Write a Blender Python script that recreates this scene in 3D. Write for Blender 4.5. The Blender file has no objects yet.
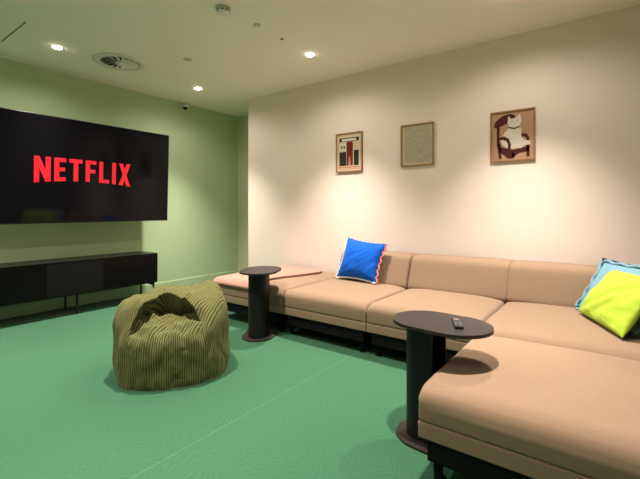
import bpy, bmesh, math, random
import numpy as np
from mathutils import Vector, Matrix, noise
random.seed(7)
S = bpy.context.scene
COL = S.collection
PI = math.pi

# ------------------------------------------------------------------ materials
def nmat(name):
    m = bpy.data.materials.new(name); m.use_nodes = True
    nt = m.node_tree; b = nt.nodes['Principled BSDF']
    return m, nt, b
def N(nt, t, **kw):
    n = nt.nodes.new(t)
    for k, v in kw.items():
        if k.startswith('i_'):
            n.inputs[k[2:].replace('_', ' ')].default_value = v
        else: setattr(n, k, v)
    return n
def L(nt, a, ao, b, bi): nt.links.new(a.outputs[ao], b.inputs[bi])
def math_node(nt, op, a=None, b=None, c=None):
    n = N(nt, 'ShaderNodeMath', operation=op)
    for i, v in enumerate((a, b, c)):
        if v is None: continue
        if isinstance(v, (int, float)): n.inputs[i].default_value = v
        else: nt.links.new(v, n.inputs[i])
    return n.outputs[0]
def mix_node(nt, fac, ca, cb):
    n = N(nt, 'ShaderNodeMix', data_type='RGBA')
    if isinstance(fac, (int, float)): n.inputs[0].default_value = fac
    else: nt.links.new(fac, n.inputs[0])
    for i, v in ((6, ca), (7, cb)):
        if isinstance(v, tuple): n.inputs[i].default_value = (*v[:3], 1)
        else: nt.links.new(v, n.inputs[i])
    return n.outputs[2]
def bump(nt, b, h, strength=.3, dist=.002):
    n = N(nt, 'ShaderNodeBump'); n.inputs['Strength'].default_value = strength; n.inputs['Distance'].default_value = dist
    nt.links.new(h, n.inputs['Height']); L(nt, n, 'Normal', b, 'Normal')

def plain(name, c, rough=.5, spec=.5, var=.06, scale=14, bmp=.0, metal=0.):
    m, nt, b = nmat(name)
    tc = N(nt, 'ShaderNodeTexCoord'); no = N(nt, 'ShaderNodeTexNoise'); no.inputs['Scale'].default_value = scale; no.inputs['Detail'].default_value = 4
    L(nt, tc, 'Object', no, 'Vector')
    d = tuple(x*(1-var) for x in c); e = tuple(min(1, x*(1+var)) for x in c)
    nt.links.new(mix_node(nt, no.outputs['Fac'], d, e), b.inputs['Base Color'])
    b.inputs['Roughness'].default_value = rough; b.inputs['Specular IOR Level'].default_value = spec; b.inputs['Metallic'].default_value = metal
    if bmp: bump(nt, b, no.outputs['Fac'], bmp, .003)
    return m
def paint(name, c, rough=.75):
    m, nt, b = nmat(name)
    tc = N(nt, 'ShaderNodeTexCoord')
    n1 = N(nt, 'ShaderNodeTexNoise'); n1.inputs['Scale'].default_value = 260; n1.inputs['Detail'].default_value = 2
    n2 = N(nt, 'ShaderNodeTexNoise'); n2.inputs['Scale'].default_value = 1.5
    L(nt, tc, 'Object', n1, 'Vector'); L(nt, tc, 'Object', n2, 'Vector')
    nt.links.new(mix_node(nt, n2.outputs['Fac'], tuple(x*.98 for x in c), tuple(min(1, x*1.02) for x in c)), b.inputs['Base Color'])
    b.inputs['Roughness'].default_value = rough; b.inputs['Specular IOR Level'].default_value = .25
    bump(nt, b, n1.outputs['Fac'], .08, .001)
    return m
def fabric(name, c, weave=900, var=.12, rough=.95, bs=.25, slub=True, sheen=.15):
    m, nt, b = nmat(name)
    tc = N(nt, 'ShaderNodeTexCoord')
    outs = []
    for sc in ((weave, weave*.06, weave), (weave*.06, weave, weave)):
        mp = N(nt, 'ShaderNodeMapping'); mp.inputs['Scale'].default_value = sc
        no = N(nt, 'ShaderNodeTexNoise'); no.inputs['Scale'].default_value = .35; no.inputs['Detail'].default_value = 2
        L(nt, tc, 'Object', mp, 'Vector'); L(nt, mp, 'Vector', no, 'Vector'); outs.append(no.outputs['Fac'])
    w = math_node(nt, 'MULTIPLY', math_node(nt, 'ADD', outs[0], outs[1]), .5)
    nt.links.new(mix_node(nt, w, tuple(x*(1-var*2) for x in c), tuple(min(1, x*(1+var*2)) for x in c)), b.inputs['Base Color'])
    b.inputs['Roughness'].default_value = rough; b.inputs['Specular IOR Level'].default_value = .12
    b.inputs['Sheen Weight'].default_value = sheen; b.inputs['Sheen Roughness'].default_value = .5
    bump(nt, b, w, bs, .0015)
    return m

M = {}
M['ceiling'] = paint('ceiling_paint', (.90, .87, .80), .85)
M['green'] = paint('green_wall_paint', (.46, .60, .36), .55)
M['cream'] = paint('cream_wall_paint', (.88, .79, .71), .7)
M['recess'] = paint('recess_cream_green_bounce', (.62, .62, .45), .7)  # cream wall with the green bounce light mixed into its colour
M['green_trim'] = paint('green_trim_paint', (.47, .62, .38), .45)
M['sofa'] = fabric('tan_wool_weave', (.275, .188, .122), 620, .10)
M['throw'] = fabric('pink_knit', (.46, .235, .18), 420, .10, bs=.4)
M['black'] = plain('black_powder_coat', (.009, .0088, .0085), .5, .25, .1, 60)
M['black_frame'] = plain('black_steel', (.005, .005, .005), .7, .12, .1, 60)
M['table_top'] = plain('charcoal_brown_tabletop', (.027, .021, .020), .45, .3, .12, 40)
M['cabinet'] = plain('black_lacquer', (.004, .004, .004), .3, .15, .08, 30)
M['cabinet_grey'] = fabric('speaker_cloth_door', (.010, .0095, .009), 700, .12, .8, .2, sheen=0)
M['tv_body'] = plain('tv_bezel_plastic', (.008, .008, .009), .4, .4, .05, 30)
M['white_plastic'] = plain('white_plastic', (.74, .73, .68), .4, .4, .02, 20)
M['grey_plastic'] = plain('pale_grey_plastic', (.55, .53, .46), .5, .4, .02, 20)
M['lens_black'] = plain('camera_dome_black', (.006, .006, .006), .12, .5, .02, 20)
M['slot_grey'] = plain('slot_olive_grey', (.16, .15, .10), .8, .1, .1, 20)  # one even olive-grey for the thin slot strip
M['dark_hole'] = plain('vent_dark_metal', (.02, .022, .016), .7, .2, .1, 20)
M['wood'] = plain('oak_frame_wood', (.34, .19, .085), .5, .35, .25, 30)
M['blue'] = fabric('cobalt_cotton', (.003, .098, .54), 800, .06, .8, .15, sheen=.05)
M['sky'] = fabric('pale_blue_cotton', (.165, .325, .42), 800, .05, .85, .15, sheen=.05)
M['lime'] = fabric('lime_cotton', (.42, .62, .05), 800, .05, .8, .15, sheen=.05)
M['navy'] = fabric('dark_navy_cotton', (.010, .022, .035), 800, .05, .85, .15, sheen=.02)
M['trim_white'] = fabric('white_rickrack', (.80, .80, .80), 900, .04, .9, .1)
M['trim_pink'] = fabric('pink_rickrack', (.72, .20, .16), 900, .04, .9, .1)
M['remote'] = plain('remote_black_plastic', (.012, .011, .011), .35, .45, .05, 30)
M['remote_btn'] = plain('remote_button_grey', (.18, .17, .17), .4, .45, .05, 30)
M['p_cream'] = plain('print_paper_cream', (.66, .55, .38), .8, .1, .03, 30)
M['p_tan'] = plain('print_paper_tan', (.46, .29, .18), .8, .1, .04, 30)
M['p_maroon'] = plain('print_ink_maroon', (.085, .022, .022), .8, .1, .06, 50)
M['p_white'] = plain('print_ink_white', (.72, .66, .58), .8, .1, .04, 50)
M['p_red'] = plain('print_ink_red', (.18, .026, .022), .8, .1, .08, 60)
M['p_green'] = plain('print_ink_dark_green', (.028, .042, .025), .8, .1, .12, 60)
M['p_dark'] = plain('print_ink_black', (.03, .022, .02), .8, .1, .06, 60)
M['p_pink'] = plain('print_ink_pink', (.52, .22, .16), .8, .1, .06, 60)
M['wall_unseen_dark'] = paint('unseen_wall_darkened', (.16, .15, .14), .75)  # unseen near and right walls, coloured dark to cut bounce light

def carpet():
    m, nt, b = nmat('green_patterned_carpet')
    tc = N(nt, 'ShaderNodeTexCoord')
    vo = N(nt, 'ShaderNodeTexVoronoi'); vo.inputs['Scale'].default_value = 7.5
    wn = N(nt, 'ShaderNodeTexNoise'); wn.inputs['Scale'].default_value = 9
    L(nt, tc, 'Object', wn, 'Vector')
    wob = N(nt, 'ShaderNodeVectorMath', operation='MULTIPLY_ADD'); L(nt, wn, 'Color', wob, 0)
    wob.inputs[1].default_value = (.10, .10, 0); L(nt, tc, 'Object', wob, 2)
    L(nt, wob, 'Vector', vo, 'Vector')
    off = N(nt, 'ShaderNodeVectorMath', operation='SUBTRACT'); L(nt, vo, 'Color', off, 0); off.inputs[1].default_value = (.5, .5, .5)
    ofs = N(nt, 'ShaderNodeVectorMath', operation='MULTIPLY'); L(nt, off, 'Vector', ofs, 0); ofs.inputs[1].default_value = (.45, .45, 0)
    ctr = N(nt, 'ShaderNodeVectorMath', operation='ADD'); L(nt, vo, 'Position', ctr, 0); L(nt, ofs, 'Vector', ctr, 1)
    dv = N(nt, 'ShaderNodeVectorMath', operation='DISTANCE'); L(nt, wob, 'Vector', dv, 0); L(nt, ctr, 'Vector', dv, 1)
    s = math_node(nt, 'SINE', math_node(nt, 'MULTIPLY', dv.outputs['Value'], 2*PI*46))
    s01 = math_node(nt, 'MULTIPLY_ADD', s, .5, .5)
    n2 = N(nt, 'ShaderNodeTexNoise'); n2.inputs['Scale'].default_value = 320; n2.inputs['Detail'].default_value = 3
    L(nt, tc, 'Object', n2, 'Vector')
    n3 = N(nt, 'ShaderNodeTexNoise'); n3.inputs['Scale'].default_value = 26; n3.inputs['Detail'].default_value = 5
    L(nt, tc, 'Object', n3, 'Vector')
    n4 = N(nt, 'ShaderNodeTexNoise'); n4.inputs['Scale'].default_value = 1.7
    L(nt, tc, 'Object', n4, 'Vector')
    k = math_node(nt, 'MULTIPLY', s01, math_node(nt, 'MULTIPLY_ADD', n4.outputs['Fac'], .8, .1))
    base = mix_node(nt, k, (.036, .120, .063), (.055, .158, .086))
    base = mix_node(nt, math_node(nt, 'MULTIPLY', n3.outputs['Fac'], .4), base, (.038, .122, .063))
    base = mix_node(nt, math_node(nt, 'MULTIPLY', n2.outputs['Fac'], .35), base, (.024, .092, .045))
    sx = N(nt, 'ShaderNodeSeparateXYZ'); L(nt, tc, 'Object', sx, 'Vector')
    seam = math_node(nt, 'LESS_THAN', math_node(nt, 'ABSOLUTE', math_node(nt, 'ADD', sx.outputs['X'], 1.665)), .0035)
    base = mix_node(nt, math_node(nt, 'MULTIPLY', seam, .35), base, (.09, .25, .14))
    nt.links.new(base, b.inputs['Base Color'])
    b.inputs['Roughness'].default_value = 1; b.inputs['Specular IOR Level'].default_value = .05
    b.inputs['Sheen Weight'].default_value = .08
    h = math_node(nt, 'ADD', math_node(nt, 'MULTIPLY', s01, .6), n2.outputs['Fac'])
    bump(nt, b, h, .35, .003)
    return m
M['carpet'] = carpet()

def corduroy():
    m, nt, b = nmat('olive_corduroy')
    at = N(nt, 'ShaderNodeAttribute', attribute_name='rib')
    s = math_node(nt, 'SINE', math_node(nt, 'MULTIPLY', at.outputs['Fac'], 2*PI))
    s01 = math_node(nt, 'MULTIPLY_ADD', s, .5, .5)
    rid = math_node(nt, 'POWER', s01, .6)
    tc = N(nt, 'ShaderNodeTexCoord')
    n2 = N(nt, 'ShaderNodeTexNoise'); n2.inputs['Scale'].default_value = 16; n2.inputs['Detail'].default_value = 6
    L(nt, tc, 'Object', n2, 'Vector')
    base = mix_node(nt, rid, (.016, .018, .004), (.205, .213, .080))
    base = mix_node(nt, math_node(nt, 'MULTIPLY', n2.outputs['Fac'], .5), base, (.055, .059, .018))
    nt.links.new(base, b.inputs['Base Color'])
    b.inputs['Roughness'].default_value = .9; b.inputs['Specular IOR Level'].default_value = .15
    b.inputs['Sheen Weight'].default_value = .12; b.inputs['Sheen Roughness'].default_value = .4
    b.inputs['Sheen Tint'].default_value = (.8, .8, .45, 1)
    h = math_node(nt, 'ADD', rid, math_node(nt, 'MULTIPLY', n2.outputs['Fac'], .5))
    bump(nt, b, h, .5, .004)
    return m
M['cord'] = corduroy()

def screen():
    m, nt, b = nmat('tv_screen_glass')
    no = N(nt, 'ShaderNodeTexNoise'); no.inputs['Scale'].default_value = 2
    nt.links.new(mix_node(nt, no.outputs['Fac'], (.002, .002, .0025), (.003, .0028, .003)), b.inputs['Base Color'])
    b.inputs['Roughness'].default_value = .06; b.inputs['Specular IOR Level'].default_value = .14
    b.inputs['Emission Color'].default_value = (.004, .0035, .0045, 1); b.inputs['Emission Strength'].default_value = .4
    return m
M['screen'] = screen()
def emit(name, c, s):
    m, nt, b = nmat(name)
    no = N(nt, 'ShaderNodeTexNoise'); no.inputs['Scale'].default_value = 30
    nt.links.new(mix_node(nt, no.outputs['Fac'], tuple(x*.98 for x in c), c), b.inputs['Emission Color'])
    b.inputs['Base Color'].default_value = (*[x*.2 for x in c], 1)
    b.inputs['Emission Strength'].default_value = s; b.inputs['Roughness'].default_value = .3
    return m
M['logo'] = emit('screen_red_glow', (.86, .014, .026), .72)
M['lamp'] = emit('downlight_lens_glow', (1., .86, .64), 26)

def letter_print():
    m, nt, b = nmat('handwritten_sheet')
    tc = N(nt, 'ShaderNodeTexCoord')
    mp = N(nt, 'ShaderNodeMapping'); mp.inputs['Scale'].default_value = (14, 1, 95)
    no = N(nt, 'ShaderNodeTexNoise'); no.inputs['Scale'].default_value = 1.0; no.inputs['Detail'].default_value = 5
    L(nt, tc, 'Object', mp, 'Vector'); L(nt, mp, 'Vector', no, 'Vector')
    r = N(nt, 'ShaderNodeValToRGB')
    r.color_ramp.elements[0].position = .36; r.color_ramp.elements[0].color = (.34, .31, .23, 1)
    r.color_ramp.elements[1].position = .6; r.color_ramp.elements[1].color = (.48, .43, .32, 1)
    L(nt, no, 'Fac', r, 'Fac'); L(nt, r, 'Color', b, 'Base Color')
    b.inputs['Roughness'].default_value = .8
    return m
M['letter'] = letter_print()

# ------------------------------------------------------------------ object helpers
def tag(o, label=None, cat=None, group=None, kind=None):
    if label: o['label'] = label
    if cat: o['category'] = cat
    if group: o['group'] = group
    if kind: o['kind'] = kind
    return o
def empty(name, loc, label, cat, group=None, rz=0):
    o = bpy.data.objects.new(name, None); COL.objects.link(o)
    o.empty_display_size = .1; o.location = loc; o.rotation_euler = (0, 0, rz)
    return tag(o, label, cat, group)
def link(name, me, mat, parent=None, loc=None, smooth=False):
    o = bpy.data.objects.new(name, me); COL.objects.link(o)
    if mat: me.materials.append(mat)
    if smooth:
        for p in me.polygons: p.use_smooth = True
    if parent: o.parent = parent
    if loc: o.location = loc
    return o
def from_bm(name, bm, mat, parent=None, loc=None, smooth=False, bev=0, seg=2):
    if bev:
        bmesh.ops.bevel(bm, geom=[e for e in bm.edges], offset=bev, segments=seg, profile=.5, affect='EDGES', clamp_overlap=True)
    bmesh.ops.recalc_face_normals(bm, faces=bm.faces)
    me = bpy.data.meshes.new(name); bm.to_mesh(me); bm.free()
    return link(name, me, mat, parent, loc, smooth)
def bx(bm, x0, x1, y0, y1, z0, z1):
    v = [bm.verts.new((x, y, z)) for x in (x0, x1) for y in (y0, y1) for z in (z0, z1)]
    for f in ((0,1,3,2),(4,6,7,5),(0,4,5,1),(2,3,7,6),(0,2,6,4),(1,5,7,3)): bm.faces.new([v[i] for i in f])
def box(name, dims, mat, parent=None, bev=0, seg=2):
    bm = bmesh.new(); bx(bm, *dims); return from_bm(name, bm, mat, parent, bev=bev, seg=seg)
def struct(name, dims, mat):
    return tag(box(name, dims, mat), kind='structure')
def prism(bm, pts, z0, z1, axes=(0, 1, 2)):
    """extrude a 2-D outline; axes = which world axis gets (a, b, extrude)"""
    def mk(a, b, c):
        v = [0, 0, 0]; v[axes[0]] = a; v[axes[1]] = b; v[axes[2]] = c; return bm.verts.new(v)
    lo = [mk(a, b, z0) for a, b in pts]; hi = [mk(a, b, z1) for a, b in pts]
    n = len(pts)
    bm.faces.new(lo); bm.faces.new(hi)
    for i in range(n): bm.faces.new((lo[i], lo[(i+1) % n], hi[(i+1) % n], hi[i]))
def stadium(l, w, n=20, off=0):
    r = w/2; d = l/2 - r; pts = []
    for i in range(n+1):
        a = -PI/2 + PI*i/n; pts.append((d + r*math.cos(a), r*math.sin(a)))
    for i in range(n+1):
        a = PI/2 + PI*i/n; pts.append((-d + r*math.cos(a), r*math.sin(a)))
    return pts
def lathe(bm, prof, n=40, c=(0, 0, 0), closed=True):
    rings = []
    for r, z in prof:
        rings.append([bm.verts.new((c[0]+r*math.cos(2*PI*i/n), c[1]+r*math.sin(2*PI*i/n), c[2]+z)) for i in range(n)])
    for a, b in zip(rings, rings[1:]):
        for i in range(n): bm.faces.new((a[i], a[(i+1) % n], b[(i+1) % n], b[i]))
    if closed:
        bm.faces.new(rings[0]); bm.faces.new(rings[-1])
def tube(bm, pts, r, n=8, cyc=False):
    pts = [Vector(p) for p in pts]; m = len(pts); rings = []
    for i, p in enumerate(pts):
        a = pts[(i-1) % m] if (cyc or i) else p; b = pts[(i+1) % m] if (cyc or i < m-1) else p
        t = (b-a).normalized(); u = t.cross(Vector((.13, .31, .94))).normalized(); w = t.cross(u)
        rings.append([bm.verts.new(p + (u*math.cos(2*PI*k/n) + w*math.sin(2*PI*k/n))*r) for k in range(n)])
    for i in range(m if cyc else m-1):
        a, b = rings[i], rings[(i+1) % m]
        for k in range(n): bm.faces.new((a[k], a[(k+1) % n], b[(k+1) % n], b[k]))
    if not cyc: bm.faces.new(rings[0]); bm.faces.new(rings[-1])
def soft_box(name, dims, r, mat, parent=None, crown=0., lean=0., bulge=0., seg=.035, wr=.0, seed=0, xs=3., tr=0., trx=0.):
    """rounded upholstered block with a crowned top; lean shears y with height"""
    x0, x1, y0, y1, z0, z1 = dims
    cx, cy, cz = (x0+x1)/2, (y0+y1)/2, (z0+z1)/2
    hx, hy, hz = (x1-x0)/2*xs, (y1-y0)/2, (z1-z0)/2
    bm = bmesh.new(); cache = {}
    def axis(h):
        k = 5; n = max(4, int((2*h-2*r)/seg/(xs if h == hx else 1))); a = []
        for i in range(k): a.append(-h + r*(1-math.cos(PI/2*(i/k)))*1.0)
        for i in range(n+1): a.append(-h + r + (2*h-2*r)*i/n)
        for i in range(k): a.append(h - r*(1-math.cos(PI/2*((k-1-i)/k))))
        return a
    AX = [axis(hx), axis(hy), axis(hz)]; H = (hx, hy, hz)
    def V(p):
        key = tuple(round(c, 5) for c in p)
        if key in cache: return cache[key]
        q = Vector([max(-(H[i]-r), min(H[i]-r, p[i])) for i in range(3)])
        d = Vector(p)-q
        m = max(abs(d.x), abs(d.y), abs(d.z))
        if d.length > 1e-9:
            d = d.normalized()*r
        w = q+d
        u, v, s = w.x/hx, w.y/hy, w.z/hz
        top = max(0, min(1, (s+.2)/1.2))
        w.z += crown*(1-u**4)*(1-v**4)*top
        if tr:
            def dr(e, Rr): return 0 if e >= Rr else Rr - math.sqrt(max(0, Rr*Rr-(Rr-max(0, e))**2))
            tf = max(0, min(1, (s+.3)/1.3))
            w.z -= tf*(dr(hy-abs(w.y), tr) + dr((hx-abs(w.x))/xs, trx))*.8
        if bulge:
            w.y -= bulge*(1-s*s)*(1-u**6)*max(0, -v)
            pass
        if wr:
            nn = noise.noise(Vector((w.x/xs*4+seed, w.y*4, w.z*5)))*wr
            w.z += nn*top
        w.y += lean*(w.z+hz)
        cache[key] = bm.verts.new((w.x/xs+cx, w.y+cy, w.z+cz)); return cache[key]
    for a in range(3):
        b, c = (a+1) % 3, (a+2) % 3
        for sgn in (-1, 1):
            for i in range(len(AX[b])-1):
                for j in range(len(AX[c])-1):
                    vs = []
                    for (ii, jj) in ((i, j), (i+1, j), (i+1, j+1), (i, j+1)):
                        p = [0, 0, 0]; p[a] = sgn*H[a]; p[b] = AX[b][ii]; p[c] = AX[c][jj]; vs.append(V(p))
                    if len(set(vs)) == 4:
                        try: bm.faces.new(vs)
                        except ValueError: pass
    return from_bm(name, bm, mat, parent, smooth=True)
def copy_tree(o, parent=None):
    c = o.copy(); COL.objects.link(c)
    if parent: c.parent = parent
    for ch in list(o.children): copy_tree(ch, c)
    return c

# ------------------------------------------------------------------ room shell
XL, XR, YB, YR, YN, HC = -5.17, .78, 3.94, 4.57, -1.10, 2.755
XC = -4.235
struct('floor', (XL-.1, XR+.1, YN-.1, YR+.1, -.08, 0), M['carpet'])
struct('ceiling', (XL-.1, XR+.1, YN-.1, YR+.1, HC, HC+.1), M['ceiling'])
struct('wall_left', (XL-.1, XL, YN-.1, YR+.1, 0, HC), M['green'])
struct('wall_back', (XC, XR+.1, YB, YB+.14, 0, HC), M['cream'])
struct('wall_recess', (XL, XC+.14, YR, YR+.1, 0, HC), M['recess'])
struct('wall_recess_side', (XC, XC+.14, YB+.14, YR, 0, HC), M['cream'])
struct('wall_right', (XR, XR+.1, YN-.1, YB, 0, HC), M['wall_unseen_dark'])
struct('wall_near', (XL, XR, YN-.1, YN, 0, HC), M['wall_unseen_dark'])
def skirting(name, dims, mat):
    return tag(box(name, dims, mat, bev=.004), kind='structure')
skirting('baseboard_left', (XL, XL+.016, YN, YR, 0, .118), M['green_trim'])
skirting('baseboard_recess', (XL+.016, XC, YR-.016, YR, 0, .118), M['recess'])
skirting('baseboard_back', (XC, XR, YB-.012, YB, 0, .1), M['cream'])

# ------------------------------------------------------------------ ceiling fittings
def make_downlight(loc, label):
    t = empty('recessed_downlight', loc, label, 'ceiling light', 'recessed ceiling downlights')
    bm = bmesh.new(); lathe(bm, [(.050, 0), (.050, -.004), (.046, -.006), (.0425, -.002), (.0425, 0)], 32, closed=False)
    from_bm('trim_ring', bm, M['white_plastic'], t, smooth=True)
    bm = bmesh.new(); lathe(bm, [(.042, -.001), (.041, -.008), (.034, -.015), (.020, -.020), (.001, -.022)], 28)
    from_bm('lens', bm, M['lamp'], t, smooth=True)
    for nm, sz, bl, pw in (('spot_beam', 86, 1., BEAM), ('wide_beam', 165, .6, WIDE)):
        ld = bpy.data.lights.new(nm, 'SPOT'); ld.energy = pw; ld.color = (1., .865, .775)
        ld.spot_size = math.radians(sz); ld.spot_blend = bl; ld.shadow_soft_size = .035
        lo = bpy.data.objects.new(nm, ld); COL.objects.link(lo); lo.parent = t; lo.location = (0, 0, -.028)
    return t
BEAM, WIDE = 345., 25.
lx, ly = (-4.36, -2.49, -.62), (3.165, 1.54, -.085)
dl = {
 (0, 1): 'round recessed downlight glowing in ceiling just left of the round air vent',
 (0, 0): 'round recessed downlight glowing in ceiling above the security camera',
 (1, 0): 'round recessed downlight glowing near cream wall, above the red and green framed print',
 (1, 1): 'round recessed downlight in ceiling directly above the olive beanbag',
 (2, 0): 'round recessed downlight in ceiling above the corner seat, near the cat print',
 (2, 1): 'round recessed downlight in ceiling above the front chaise seat',
 (0, 2): 'round recessed downlight in ceiling at the near end of the green wall',
 (1, 2): 'round recessed downlight in ceiling over the open carpet near the viewer',
 (2, 2): 'round recessed downlight in ceiling over the viewer beside the right wall'}
for (i, j), lb in dl.items(): make_downlight((lx[i], ly[j], HC), lb)

t = empty('air_vent', (-4.27, 2.11, HC), 'round white ceiling air diffuser with swirl of dark open slots', 'air vent')
bm = bmesh.new(); lathe(bm, [(.265, 0), (.265, -.006), (.235, -.018), (.19, -.014), (.185, -.002)], 56, closed=False)
from_bm('outer_ring', bm, M['white_plastic'], t, smooth=True)
bm = bmesh.new(); lathe(bm, [(.186, -.001), (.186, -.004), (.001, -.004)], 48); from_bm('dark_core', bm, M['dark_hole'], t)
for k in range(16):
    a0 = 2*PI*k/16; bm = bmesh.new()
    pts = [(.05, a0), (.182, a0+.02), (.182, a0+.30), (.05, a0+.26)]
    vs = [bm.verts.new((r*math.cos(a), r*math.sin(a), z)) for (r, a), z in zip(pts, (-.007, -.007, -.020, -.016))]
    vb = [bm.verts.new((v.co.x, v.co.y, v.co.z-.0025)) for v in vs]
    bm.faces.new(vs); bm.faces.new(vb)
    for i in range(4): bm.faces.new((vs[i], vs[(i+1) % 4], vb[(i+1) % 4], vb[i]))
    from_bm('blade', bm, M['white_plastic'], t)
bm = bmesh.new(); lathe(bm, [(.055, -.004), (.055, -.016), (.04, -.020), (.001, -.021)], 28); from_bm('hub', bm, M['white_plastic'], t, smooth=True)

t = empty('smoke_detector', (-2.47, 2.03, HC), 'white domed smoke detector on ceiling near top of photo', 'smoke detector')
bm = bmesh.new(); lathe(bm, [(.058, 0), (.058, -.012), (.054, -.014)], 36); from_bm('mounting_base', bm, M['grey_plastic'], t, smooth=True)
bm = bmesh.new(); lathe(bm, [(.048, -.014), (.052, -.022), (.050, -.034), (.036, -.046), (.018, -.050), (.001, -.050)], 36); from_bm('dome', bm, M['white_plastic'], t, smooth=True)
for k in range(8):
    a = 2*PI*k/8; bm = bmesh.new(); bx(bm, -.012, .012, -.002, .002, -.031, -.025)
    o = from_bm('vent_slot', bm, M['dark_hole'], t); o.location = (.0505*math.cos(a), .0505*math.sin(a), 0); o.rotation_euler = (0, 0, a+PI/2)

def disc(name, loc, r, h, label, cat, mat, mat2):
    t = empty(name, loc, label, cat)
    bm = bmesh.new(); lathe(bm, [(r, 0), (r, -h), (r*.86, -h*1.3)], 32); from_bm('plate', bm, mat, t, smooth=True)
    bm = bmesh.new(); lathe(bm, [(r*.6, -h*1.3), (r*.55, -h*1.7), (.0005, -h*1.8)], 24); from_bm('centre_cap', bm, mat2, t, smooth=True)
disc('ceiling_cover_plate', (-3.62, 2.50, HC), .043, .004, 'small round plain cover plate on ceiling, right of the air vent', 'cover plate', M['grey_plastic'], M['grey_plastic'])
disc('sprinkler_head', (-2.46, 2.39, HC), .030, .006, 'small round pale sprinkler cap on ceiling right of the smoke detector', 'sprinkler', M['grey_plastic'], M['white_plastic'])
disc('ceiling_sensor', (-2.47, 2.72, HC), .020, .006, 'tiny dark sensor button on ceiling between sprinkler cap and downlight', 'sensor', M['grey_plastic'], M['dark_hole'])
tag(box('ceiling_slot', (-4.64, -4.0, 1.172, 1.182, HC-.002, HC+.0), M['slot_grey']), 'thin dark straight slot line in ceiling at top left', 'ceiling slot')

t = empty('security_camera', (XL, 3.47, 2.70), 'small white security camera with black lens high on green wall', 'security camera')
bm = bmesh.new(); bx(bm, 0, .03, -.05, .035, -.03, .035); from_bm('mounting_plate', bm, M['grey_plastic'], t, bev=.004)
bm = bmesh.new(); lathe(bm, [(.045, .012), (.050, .0), (.050, -.030), (.044, -.036)], 32, c=(.062, .02, .02)); from_bm('housing', bm, M['white_plastic'], t, smooth=True)
bm = bmesh.new(); lathe(bm, [(.038, -.036), (.036, -.05), (.027, -.063), (.014, -.070), (.001, -.072)], 28, c=(.062, .02, .02)); from_bm('lens_dome', bm, M['lens_black'], t, smooth=True)

# ------------------------------------------------------------------ television
TY0, TY1, TZ0, TZ1 = .973, 2.999, 1.013, 2.152
tv = empty('television', (-4.805, (TY0+TY1)/2, TZ0), 'very large wall-mounted black television showing a red word on its screen', 'television')
tv.rotation_euler = (0, math.radians(2.2), 0)
W2, HT = (TY1-TY0)/2, TZ1-TZ0
bm = bmesh.new(); bx(bm, -.03, .012, -W2, W2, 0, HT); from_bm('casing', bm, M['tv_body'], tv, bev=.004)
bm = bmesh.new(); bx(bm, .012, .0135, -W2+.008, W2-.008, .014, HT-.008); from_bm('screen', bm, M['screen'], tv)
bm = bmesh.new(); bx(bm, -.06, -.03, -.3, .3, .42, .85); bx(bm, -.27, -.06, -.05, .05, .58, .70); bx(bm, -.395, -.27, -.2, .2, .5, .8); from_bm('wall_mount', bm, M['black_frame'], tv)
# lettering: outlines in letter units (x right = +Y, z up), arched feet
def letter_polys(ch):
    s = .265
    return {
     'N': ([[(0,0),(s,0),(s,1),(0,1)], [(.0,1),(.265,1),(.84,0),(.575,0)], [(.575,0),(.84,0),(.84,1),(.575,1)]], .84),
     'E': ([[(0,0),(s,0),(s,1),(0,1)], [(s,.0),(.62,.0),(.62,.17),(s,.17)], [(s,.43),(.57,.43),(.57,.59),(s,.59)], [(s,.83),(.62,.83),(.62,1),(s,1)]], .62),
     'T': ([[(0,.83),(.74,.83),(.74,1),(0,1)], [(.24,0),(.50,0),(.50,.83),(.24,.83)]], .74),
     'F': ([[(0,0),(s-.01,0),(s-.01,1),(0,1)], [(s-.01,.41),(.58,.41),(.58,.58),(s-.01,.58)], [(s-.01,.83),(.63,.83),(.63,1),(s-.01,1)]], .63),
     'L': ([[(0,0),(s-.02,0),(s-.02,1),(0,1)], [(s-.02,0),(.63,.0),(.63,.17),(s-.02,.17)]], .63),
     'I': ([[(0,0),(.25,0),(.25,1),(0,1)]], .25),
     'X': ([[(0,0),(.27,0),(.80,1),(.53,1)], [(0,1),(.27,1),(.80,0),(.53,0)]], .80),
    }[ch]
word = 'NETFLIX'; gaps = .185
tot = sum(letter_polys(c)[1] for c in word) + gaps*(len(word)-1)
WY0, WY1, WZ0, WZ1 = 1.474, 2.482, 1.441, 1.717
cy0 = WY0-(TY0+TY1)/2; wid = WY1-WY0; hgt = WZ1-WZ0; base = WZ0-TZ0
x = 0.
logo = None
for ci, ch in enumerate(word):
    polys, w = letter_polys(ch)
    bm = bmesh.new()
    for k, poly in enumerate(polys):
        pts = []
        for (px, pz) in poly:
            a = (x+px)/tot; lift = .125*(1-(2*a-1)**2)
            pts.append((cy0 + a*wid, base + hgt*(lift + pz*(1-lift))))
        prism(bm, pts, .0137+.00004*k, .0146+.00004*k, axes=(1, 2, 0))
    from_bm('screen_letter', bm, M['logo'], tv)
    x += w+gaps

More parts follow.
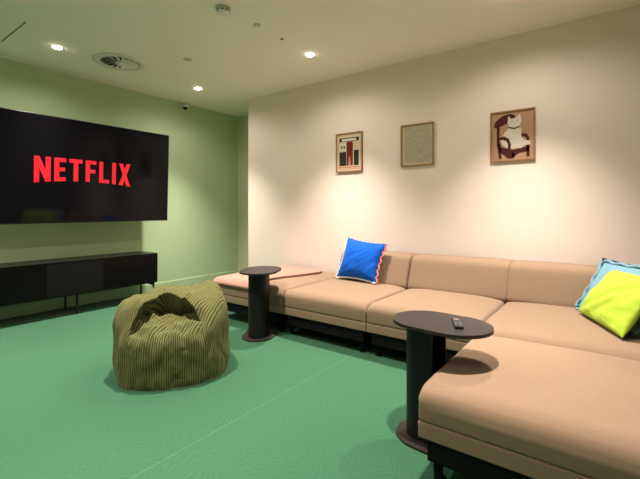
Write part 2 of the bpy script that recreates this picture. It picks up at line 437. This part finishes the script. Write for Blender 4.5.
# ------------------------------------------------------------------ tv cabinet
CX0, CX1, CY0, CY1, CZ0, CZ1 = -5.13, -4.73, .93, 2.82, .232, .597
cab = empty('media_cabinet', ((CX0+CX1)/2, (CY0+CY1)/2, 0), 'long low black media cabinet on thin legs under the television', 'cabinet')
ox, oy = -(CX0+CX1)/2, -(CY0+CY1)/2
def cb(name, d, mat, bev=.002, parent=None):
    return box(name, (d[0]+ox, d[1]+ox, d[2]+oy, d[3]+oy, d[4], d[5]), mat, parent or cab, bev=bev)
cb('carcass', (CX0, CX1-.018, CY0+.006, CY1-.004, CZ0, CZ1-.014), M['cabinet'])
cb('top_panel', (CX0, CX1, CY0, CY1, CZ1-.014, CZ1), M['cabinet'])
cb('side_panel', (CX0, CX1, CY1-.014, CY1, CZ0, CZ1-.0145), M['cabinet'])
cb('side_panel', (CX0, CX1, CY0, CY0+.014, CZ0, CZ1-.0145), M['cabinet'])
ys = [CY0+.016, 1.573, 2.150, CY1-.016]
for k in range(3):
    o = cb('door', (CX1-.0175, CX1-.001, ys[k]+.002, ys[k+1]-.002, CZ0+.004, CZ1-.018), M['cabinet_grey'] if k == 1 else M['cabinet'], .0015)
    if k == 1: o['label'] = 'grey cloth-fronted middle door'
fr = cb('base_rail', (CX0+.03, CX1-.004, CY0+.005, CY1-.005, CZ0-.014, CZ0-.0005), M['black'], .002)
for yy in (CY0+.05, (CY0+CY1)/2, CY1-.04):
    for xx in (CX1-.03, CX0+.06):
        bm = bmesh.new()
        bx(bm, xx+ox-.009, xx+ox+.009, yy+oy-.009, yy+oy+.009, 0, CZ0-.014)
        if yy != (CY0+CY1)/2:
            sg = -1 if yy > 2 else 1
            pts = [(yy+oy+sg*.009, CZ0-.015), (yy+oy+sg*.075, CZ0-.015), (yy+oy+sg*.06, CZ0-.028), (yy+oy+sg*.009, CZ0-.05)]
            prism(bm, pts, xx+ox-.008, xx+ox+.008, axes=(1, 2, 0))
        from_bm('leg', bm, M['black'], cab)

# ------------------------------------------------------------------ framed prints
def frame(name, X0, X1, Z0, Z1, label, paper, border=.012, mat_c=None):
    t = empty(name, ((X0+X1)/2, YB, Z0), label, 'framed print', 'framed prints on the cream wall')
    w = (X1-X0)/2; h = Z1-Z0; fw = .013; d = .024
    bm = bmesh.new()
    bx(bm, -w, w, -d, 0, 0, fw); bx(bm, -w, w, -d, 0, h-fw, h)
    bx(bm, -w, -w+fw, -d, 0, fw, h-fw); bx(bm, w-fw, w, -d, 0, fw, h-fw)
    from_bm('wooden_frame', bm, M['wood'], t)
    bm = bmesh.new(); bx(bm, -w+fw, w-fw, -.012, -.002, fw, h-fw); from_bm('print_sheet', bm, paper, t)
    def shape(nm, poly, mat, lay=1):
        # poly in 0..1 of the sheet
        q = [(-w+fw+a*(2*w-2*fw), fw+b*(h-2*fw)) for a, b in poly]
        bm = bmesh.new(); prism(bm, q, -.0121-.0006*lay, -.0119-.0006*(lay-1), axes=(0, 2, 1))
        return from_bm(nm, bm, mat, t)
    return t, shape
R4 = lambda a0, a1, b0, b1: [(a0, b0), (a1, b0), (a1, b1), (a0, b1)]
t, sh = frame('framed_print', -2.682, -2.318, 1.606, 2.068, 'framed shopfront print in red and dark green, leftmost on the cream wall', M['p_cream'])
sh('printed_sign', R4(.10, .90, .80, .90), M['p_dark']); sh('printed_sign_lettering', R4(.20, .80, .815, .875), M['p_white'], 2)
sh('printed_door', R4(.40, .66, .14, .79), M['p_red'])
sh('printed_panel', R4(.10, .385, .14, .52), M['p_green']); sh('printed_panel', R4(.70, .90, .14, .55), M['p_green'])
sh('printed_window', R4(.10, .38, .55, .77), M['p_white'])
def ell(cx, cy, rx, ry, n=18, a0=0, a1=2*PI): return [(cx+rx*math.cos(a0+(a1-a0)*i/n), cy+ry*math.sin(a0+(a1-a0)*i/n)) for i in range(n)]
sh('printed_face', ell(.20, .65, .028, .045), M['p_dark'], 2); sh('printed_face', ell(.30, .65, .028, .045), M['p_dark'], 2)
sh('printed_figure', [(.47, .14), (.58, .14), (.57, .30), (.53, .42), (.49, .30)], M['p_pink'], 2)
sh('printed_post', R4(.665, .695, .14, .45), M['p_cream'], 2)
sh('printed_caption', R4(.06, .94, .085, .115), M['p_pink']); sh('printed_caption', R4(.06, .94, .05, .062), M['p_pink'])
t, sh = frame('framed_print', -1.834, -1.469, 1.621, 2.065, 'framed pale grey-green handwritten sheet, middle of the three wall prints', M['p_cream'])
sh('handwritten_page', R4(.07, .95, .05, .965), M['letter'])
sh('ruled_line', R4(.12, .95, .765, .772), M['p_cream'], 2)
sh('ruled_line', R4(.10, .62, .60, .606), M['p_cream'], 2)
t, sh = frame('framed_print', -.920, -.548, 1.605, 2.068, 'framed print of a white cat sitting in a maroon armchair, rightmost', M['p_tan'])
sh('printed_chair_back', [(.05, .74), (.10, .84), (.25, .93), (.45, .965), (.56, .93), (.58, .86), (.45, .79), (.25, .72), (.12, .69), (.06, .70)], M['p_maroon'])
sh('printed_chair_leg', R4(.12, .19, .30, .72), M['p_maroon']); sh('printed_chair_leg', [(.18, .02), (.24, .02), (.22, .36), (.12, .36)], M['p_maroon'])
sh('printed_chair_leg', [(.84, .04), (.91, .04), (.91, .30), (.82, .30)], M['p_maroon'])
sh('printed_chair_leg', [(.50, .03), (.56, .03), (.55, .14), (.49, .14)], M['p_maroon'])
sh('printed_chair_seat', [(.16, .30), (.50, .20), (.92, .26), (.90, .15), (.66, .12), (.47, .01), (.40, .02), (.20, .17)], M['p_maroon'])
sh('printed_chair_arm', [(.14, .47), (.30, .50), (.42, .44), (.47, .32), (.46, .20), (.39, .20), (.40, .32), (.35, .40), (.26, .43), (.14, .42)], M['p_maroon'], 3)
sh('printed_chair_arm', [(.70, .52), (.84, .52), (.90, .44), (.90, .32), (.84, .32), (.84, .42), (.78, .46), (.70, .46)], M['p_maroon'])
sh('printed_cat', [(.36, .26), (.24, .34), (.22, .44), (.30, .56), (.40, .64), (.43, .70), (.39, .78), (.41, .92), (.48, .85), (.60, .87), (.69, .94), (.72, .80), (.69, .70), (.72, .60), (.72, .46), (.80, .38), (.93, .36), (.93, .29), (.78, .27), (.70, .22), (.62, .24), (.55, .22), (.46, .24)], M['p_white'], 2)
sh('printed_collar', [(.42, .66), (.55, .63), (.69, .66), (.69, .69), (.55, .66), (.42, .69)], M['p_dark'], 3)
sh('printed_eye', [(.47, .78), (.53, .79), (.53, .80), (.47, .79)], M['p_dark'], 3); sh('printed_eye', [(.59, .80), (.65, .81), (.65, .82), (.59, .81)], M['p_dark'], 3)
sh('printed_nose', [(.55, .765), (.58, .765), (.565, .745)], M['p_dark'], 3)

# ------------------------------------------------------------------ modular sofa
SG = 'tan modular sofa seats'
def module(X0, X1, Y0, Y1, label, back=None, side=None, feet=True, g=.001):
    """one tan sofa module: cushion, lower band, black under-frame, feet, optional backrests"""
    cx, cy = (X0+X1)/2, (Y0+Y1)/2
    t = empty('sofa_module', (cx, cy, 0), label, 'sofa', SG)
    def A(d): return (d[0]-cx, d[1]-cx, d[2]-cy, d[3]-cy, d[4], d[5])
    soft_box('seat_cushion', A((X0+g, X1-g, Y0, Y1, .2615, .410)), .016, M['sofa'], t, crown=.024, bulge=.004, wr=.004, seed=X0*7, xs=1., seg=.018, tr=.075, trx=.03)
    soft_box('seat_base', A((X0+g, X1-g, Y0+.001, Y1, .190, .2625)), .010, M['sofa'], t)
    bm = bmesh.new()
    d = A((X0+.035, X1-.035, Y0+.02, Y1-.06, .095, .1895))
    bx(bm, *d); from_bm('under_frame', bm, M['black_frame'], t, bev=.004)
    for sx in (X0+.07, X1-.07):
        for sy in (Y0+.06, Y1-.12):
            bm = bmesh.new(); u, v = sx-cx, sy-cy
            bx(bm, u-.018, u+.018, v-.006, v+.006, .0, .0945)
            bx(bm, u-.018, u+.018, v+.0062, v+.04, .0, .010)
            from_bm('foot', bm, M['black_frame'], t)
    if back:
        bx0, bx1 = back
        soft_box('backrest', A((bx0+g, bx1-g, 3.44, 3.74, .400, .711)), .05, M['sofa'], t, crown=.006, lean=.40, wr=.003, seed=X0*3+1)
    if side:
        sy0, sy1 = side
        o = soft_box('backrest', (-(sy1-sy0)/2+g, (sy1-sy0)/2-g, -.14, .13, .400, .711), .05, M['sofa'], t, crown=.006, lean=.40)
        o.rotation_euler = (0, 0, -PI/2); o.location = (.46-cx, (sy0+sy1)/2-cy, 0)
    return t
module(-3.46, -2.452, 2.70, 3.86, 'backless tan ottoman seat at the far left end, partly under pink throw')
module(-2.448, -1.562, 2.70, 3.86, 'tan sofa seat with backrest behind the blue cushion', back=(-2.365, -1.562))
module(-1.558, -.702, 2.70, 3.86, 'tan sofa seat with empty backrest between blue cushion and corner seat', back=(-1.558, -.682))
module(-.698, .66, 2.545, 3.86, 'tan corner sofa seat holding the lime cushion stack', back=(-.698, .66), side=(2.545, 3.36))
module(-.665, .66, 1.585, 2.535, 'tan chaise seat in right foreground under the near side table', side=(1.585, 2.535))

# throw on the ottoman
def throw():
    nx, ny = 60, 70; vs = []; fs = []
    top = lambda X, Y: None
    bm = bmesh.new(); g0 = []
    cx, cy = -2.956, 3.28; hx, hy = .504, .58
    for j in range(ny+1):
        row = []
        for i in range(nx+1):
            b = j/ny; Y = 2.685 + b*1.165
            xr = -2.855 + .205*(Y-2.685) - 3.0*max(0, Y-3.53)**2 - .012*math.sin(b*7)
            X = -3.475 + (i/nx)*(xr+3.475)
            u = (X-cx)/hx; v = (Y-cy)/hy
            z = .412 + .022*max(0, 1-u**4)*max(0, 1-v**4) + .005
            def drop(e): return 0 if e > .045 else (.048-math.sqrt(max(0, .048**2-(.045-max(e, -.003))**2)))*1.0
            z -= drop(X+3.455) + drop(Y-2.70)
            if X < -3.462 : z -= .0
            z += .003*noise.noise(Vector((X*9, Y*9, 2))) + .004*noise.noise(Vector((X*3, Y*4, 5)))
            e = i/nx
            if e > .93: z += .004
            row.append(bm.verts.new((X+2.956, Y-3.28, z)))
        g0.append(row)
    for j in range(ny):
        for i in range(nx): bm.faces.new((g0[j][i], g0[j][i+1], g0[j+1][i+1], g0[j+1][i]))
    o = from_bm('throw_blanket', bm, M['throw'], smooth=True, loc=(-2.956, 3.28, 0))
    md = o.modifiers.new('thickness', 'SOLIDIFY'); md.thickness = .016; md.offset = 1
    return tag(o, 'folded salmon pink throw blanket spread over the backless ottoman', 'throw blanket')
throw()

# ------------------------------------------------------------------ cushions
def pillow(name, BL, BR, TR, TL, thick, mat, label, wrinkle=.006, trim=None, seed=0, pinch=.05, wob=0.):
    """stuffed square cushion between four corners; front side is the one whose normal looks at the room"""
    P = [Vector(p) for p in (BL, BR, TR, TL)]
    base = sum(P, Vector())/4
    t = empty(name, base, label, 'cushion')
    n = ((P[1]-P[0])+(P[2]-P[3])).cross((P[3]-P[0])+(P[2]-P[1])).normalized()   # points towards room
    K = 44
    def pos(u, v):
        # edges bow inwards between the corners
        uu, vv = 2*u-1, 2*v-1
        su = u + (.5-u)*pinch*(1-vv*vv)*abs(uu); sv = v + (.5-v)*pinch*(1-uu*uu)*abs(vv)
        return (P[0]*(1-su)+P[1]*su)*(1-sv) + (P[3]*(1-su)+P[2]*su)*sv - base
    def puff(u, v):
        uu, vv = abs(2*u-1), abs(2*v-1)
        return (max(0, 1-uu**2.2)*max(0, 1-vv**2.2))**.48
    bm = bmesh.new(); grids = []
    for s in (1, -1):
        g = []
        for j in range(K+1):
            row = []
            for i in range(K+1):
                # denser near edges
                u = .5-.5*math.cos(PI*i/K); v = .5-.5*math.cos(PI*j/K)
                if s < 0 and (i in (0, K) or j in (0, K)):
                    row.append(grids[0][j][i]); continue
                p = pos(u, v); f = puff(u, v)
                edge = 1-min(1, f*1.05)
                w = wrinkle*f*(noise.noise(Vector((u*3.1+seed, v*2.6, s)))*1.3 + noise.noise(Vector(((u-v)*8+seed, (u+v)*2.2, s*3)))*.75
                     + edge*noise.noise(Vector((u*15+seed, v*15, s)))*1.2)
                row.append(bm.verts.new(p + n*s*(thick/2*f) + n*w))
            g.append(row)
        grids.append(g)
        for j in range(K):
            for i in range(K):
                try: bm.faces.new((g[j][i], g[j][i+1], g[j+1][i+1], g[j+1][i]))
                except ValueError: pass
    from_bm('cover', bm, mat, t, smooth=True)
    if trim:
        for (nm, side, m2, amp, freq, rad) in trim:
            bm = bmesh.new(); pts = []
            for i in range(161):
                q = i/160
                u, v = {'L': (0, q), 'R': (1, q), 'B': (q, 0), 'T': (q, 1)}[side]
                out = {'L': P[0]-P[1], 'R': P[1]-P[0], 'B': P[0]-P[3], 'T': P[3]-P[0]}[side].normalized()
                pts.append(pos(u, v) + out*(rad*.5 + amp*(.5+.5*math.sin(2*PI*freq*q))) + n*.002)
            tube(bm, pts, rad, 8)
            from_bm(nm, bm, m2, t, smooth=True)
    return t
pillow('scatter_cushion', (-2.315, 3.40, .456), (-1.835, 3.36, .450), (-1.815, 3.545, .805), (-2.290, 3.575, .850), .18, M['blue'],
       'cobalt blue cushion with white and pink wavy edging on the sofa', wrinkle=.012, pinch=.10,
       trim=[('white_trim', 'L', M['trim_white'], .006, 9, .0085), ('white_trim', 'B', M['trim_white'], .006, 9, .008),
             ('pink_trim', 'R', M['trim_pink'], .016, 6, .008), ('navy_trim', 'T', M['blue'], .004, 9, .005)], seed=3)
pillow('scatter_cushion', (-.10, 3.46, .46), (.32, 3.12, .455), (.43, 3.30, .735), (-.060, 3.62, .800), .14, M['navy'],
       'dark navy cushion at the back of the stack, only its top corner showing', seed=9)
pillow('scatter_cushion', (-.200, 3.39, .454), (.10, 2.87, .452), (.27, 2.99, .80), (-.045, 3.50, .775), .085, M['sky'],
       'pale blue wavy-edged cushion between the navy and lime cushions',
       trim=[('wavy_edge', 'L', M['sky'], .018, 3.5, .013), ('wavy_edge', 'T', M['sky'], .012, 4, .012), ('wavy_edge', 'R', M['sky'], .016, 5, .010), ('wavy_edge', 'B', M['sky'], .012, 5, .008)], seed=5)
pillow('scatter_cushion', (-.190, 3.27, .452), (.045, 2.745, .448), (.225, 2.84, .77), (.005, 3.36, .748), .135, M['lime'],
       'bright lime green cushion at the front of the corner stack', wrinkle=.018, seed=12, pinch=.02)
pillow('scatter_cushion', (.150, 2.90, .452), (.165, 2.585, .447), (.31, 2.57, .70), (.295, 2.91, .74), .12, M['navy'],
       'dark navy cushion low at the right, under the lime cushion edge', seed=15)

# ------------------------------------------------------------------ side tables
def side_table(loc, rz, label):
    t = empty('side_table', loc, label, 'side table', 'black oval side tables', rz)
    bm = bmesh.new(); prism(bm, stadium(.49, .345), .584, .600); from_bm('table_top', bm, M['table_top'], t, bev=.0012, seg=1)
    bm = bmesh.new()
    # bent-plate column: a deep U, round side towards -x
    CXO = -.095; r, ln, th = .085, .085, .008
    out = [(CXO+ln, r)] + [(CXO - r*math.sin(PI*i/28)*1.0, r*math.cos(PI*i/28)) for i in range(29)] + [(CXO+ln, -r)]
    inn = [(CXO+ln, -(r-th))] + [(CXO - (r-th)*math.sin(PI*(28-i)/28), (r-th)*math.cos(PI*(28-i)/28)) for i in range(29)] + [(CXO+ln, r-th)]
    prism(bm, out+inn, .0125, .5838); from_bm('column', bm, M['black'], t)
    bm = bmesh.new(); prism(bm, stadium(.40, .29), 0, .012)
    o = from_bm('base_plate', bm, M['table_top'], t, bev=.0012, seg=1); o.location = (-.03, 0, 0)
    return t
tb = side_table((-.685, 1.93, 0), math.radians(-4), 'near black oval side table with the remote on it, over the chaise')
tb2 = copy_tree(tb); tb2.location = (-2.625, 2.60, 0); tb2.rotation_euler = (0, 0, math.radians(118))
tb2['label'] = 'far black oval side table with bare top beside the ottoman and pink throw'

# remote control
rm = empty('remote_control', (-.605, 1.93, .600), 'small black remote control lying on the near side table', 'remote control')
rm.scale = (1.12, 1.12, 1)
rm.rotation_euler = (0, 0, math.radians(24))
bm = bmesh.new(); bx(bm, -.018, .018, -.070, .070, .0005, .014); from_bm('body', bm, M['remote'], rm, bev=.004)
bm = bmesh.new(); lathe(bm, [(.0125, .0142), (.0125, .0152), (.001, .0154)], 24, c=(0, .035, 0)); from_bm('navigation_ring', bm, M['remote_btn'], rm)
for k in range(3):
    for s in (-.009, .009):
        bm = bmesh.new(); bx(bm, s-.004, s+.004, -.012-.02*k, -.004-.02*k, .0142, .0152); from_bm('button', bm, M['remote_btn'], rm)

# ------------------------------------------------------------------ beanbag
def beanbag():
    c = Vector((-2.553, 1.652, 0)); fr = Vector((.835, -.55, 0)); rt = Vector((.55, .835, 0))
    a, b = .345, .378; NT = 560; NS = 60; NR = 150
    RIBS = 156
    nz = lambda x, y, z: noise.noise(Vector((x, y, z)))
    def Rth(th):
        ct, st = abs(math.cos(th)), abs(math.sin(th)); e = 2.5
        return 1/((ct/a)**e + (st/b)**e)**(1/e)
    sm = lambda e0, e1, x: (lambda t: t*t*(3-2*t))(max(0, min(1, (x-e0)/(e1-e0))))
    def H(p, q):
        plat = .545 - .13*p - .15*sm(.06, .33, p) + .045*math.exp(-((q-.29)**2+(p+.10)**2)/.016) + .02*math.exp(-((q+.34)**2+(p+.02)**2)/.03) - .025*math.exp(-((q-.05)**2+(p+.30)**2)/.012)
        plat += .022*nz(p*5, q*5, 1.3) + .013*nz(p*12, q*12, 4)
        front = .352 + (.30-p)*.27 - .16*math.exp(-((p+.03)/.07)**2)
        front += .012 + .026*nz(p*11, q*11, 8) + .022*nz(p*22, q*18, 3)
        e = math.sqrt(((p-.30)/.345)**2 + ((q+.045)/.235)**2)
        e += .07*nz(p*6, q*6, 11)
        plat += .028*math.exp(-((e-1.10)/.07)**2)*(1-sm(.05, .25, p)) - .035*(1-sm(-.25, -.05, q))*(1-sm(-.1, .1, p))
        plat += .030*(.35-abs(nz(p*7+2, q*7, 21))) 
        front += .030*(.3-abs(nz(p*12, q*12, 31)))
        k = sm(.92, 1.03, e)
        return front*(1-k) + plat*k, e
    bm = bmesh.new(); ribs = {}
    def vert(p, q, z, rib):
        w = fr*p + rt*q; v = bm.verts.new((w.x, w.y, z)); ribs[v] = rib; return v
    # profile (rn, zn), resampled evenly
    raw = [(math.cos(f)**.24, math.sin(f)**.26) for f in np.linspace(1e-6, PI/2-1e-6, 4000)]
    raw = np.array([(1.0, 0.)] + raw)
    rr = raw.copy(); seg = np.hypot(np.diff(rr[:, 0])*.4, np.diff(rr[:, 1])*.45); cum = np.concatenate([[0], np.cumsum(seg)])
    def samp(s): return np.interp(s*cum[-1], cum, rr[:, 0]), np.interp(s*cum[-1], cum, rr[:, 1])
    s_rim = float(np.interp(.93, rr[::-1, 0][::-1][::-1], cum[::-1])/cum[-1]) if False else None
    # rim where profile turns over
    d = np.abs((1-rr[:, 0]) - (1-rr[:, 1])*1.0); s_rim = cum[np.argmin(d[5:])+5]/cum[-1]
    def point(th, s):
        rn, zn = samp(s)
        bul = 1 + .012*math.sin(PI*min(1, zn)) - .035*max(0, 1-zn*4)**2
        R = Rth(th)
        wv = .016*nz(math.cos(th)*3, math.sin(th)*3, zn*2.2) + .010*nz(math.cos(th)*8, math.sin(th)*8, zn*3.5) + .003*nz(math.cos(th)*16, math.sin(th)*16, zn*7) - .016*max(0, .18-abs(nz(math.cos(th)*4+7, math.sin(th)*4, zn*3+th*.0)))
        r = (R*bul + wv*min(1, rn*1.2))*rn
        p, q = r*math.cos(th), r*math.sin(th)
        h, e = H(p, q)
        z = h*zn
        # plateau lip folds over the hollow
        lip = sm(.93, 1.03, e)*math.exp(-max(0, e-1.04)/.16)*sm(.55, 1., zn)
        dp, dq = .30-p, -.045-q; dn = math.hypot(dp, dq)+1e-6
        over = .125*lip*sm(.10, .75, dp/dn)
        p2 = p + over*dp/dn; q2 = q + over*dq/dn*.55
        z -= .012*lip*sm(.10, .75, dp/dn)*(1-sm(1.03, 1.2, e))
        return p2, q2, z
    g = []
    for j in range(NS+1):
        s = s_rim*j/NS; row = []
        for i in range(NT+1):
            th = PI + 2*PI*i/NT
            p, q, z = point(th, s)
            row.append(vert(p, q, z, RIBS*i/NT))
        g.append(row)
    for j in range(NS):
        for i in range(NT): bm.faces.new((g[j][i], g[j][i+1], g[j+1][i+1], g[j+1][i]))
    g2 = []
    for j in range(NR+1):
        s = s_rim + (1-s_rim)*j/NR; row = []
        for i in range(NT+1):
            th = PI + 2*PI*i/NT
            p, q, z = point(th, s)
            row.append(vert(p, q, z, (q*.80+p*.6)*60))
        g2.append(row)
    for j in range(NR):
        for i in range(NT): bm.faces.new((g2[j][i], g2[j][i+1], g2[j+1][i+1], g2[j+1][i]))
    bm.faces.new([g[0][i] for i in range(NT)])
    bm.verts.index_update(); order = [0.]*len(bm.verts)
    for v, r in ribs.items(): order[v.index] = r
    me = bpy.data.meshes.new('beanbag_cover'); bm.to_mesh(me); bm.free()
    at = me.attributes.new('rib', 'FLOAT', 'POINT'); at.data.foreach_set('value', order)
    tag(link('beanbag', me, M['cord'], None, c, smooth=True), 'slouched olive green corduroy beanbag on the green carpet', 'beanbag')
beanbag()

# ------------------------------------------------------------------ camera, world, view
cd = bpy.data.cameras.new('camera'); cam = bpy.data.objects.new('camera', cd); COL.objects.link(cam)
cam.location = (0, 0, 1.16); cam.rotation_euler = (PI/2, 0, math.radians(36.7))
cd.sensor_fit = 'HORIZONTAL'; cd.sensor_width = 36; cd.lens = 36*392/640; cd.shift_y = -30/640; cd.clip_start = .02
S.camera = cam
w = bpy.data.worlds.new('world'); S.world = w; w.use_nodes = True
w.node_tree.nodes['Background'].inputs[0].default_value = (.02, .02, .02, 1)
S.view_settings.view_transform = 'Standard'; S.view_settings.look = 'None'
S.view_settings.gamma = 1; S.view_settings.use_curve_mapping = False
S.view_settings.exposure = .34
S.cycles.max_bounces = 14; S.cycles.diffuse_bounces = 10; S.cycles.glossy_bounces = 4
S.cycles.sample_clamp_indirect = 6
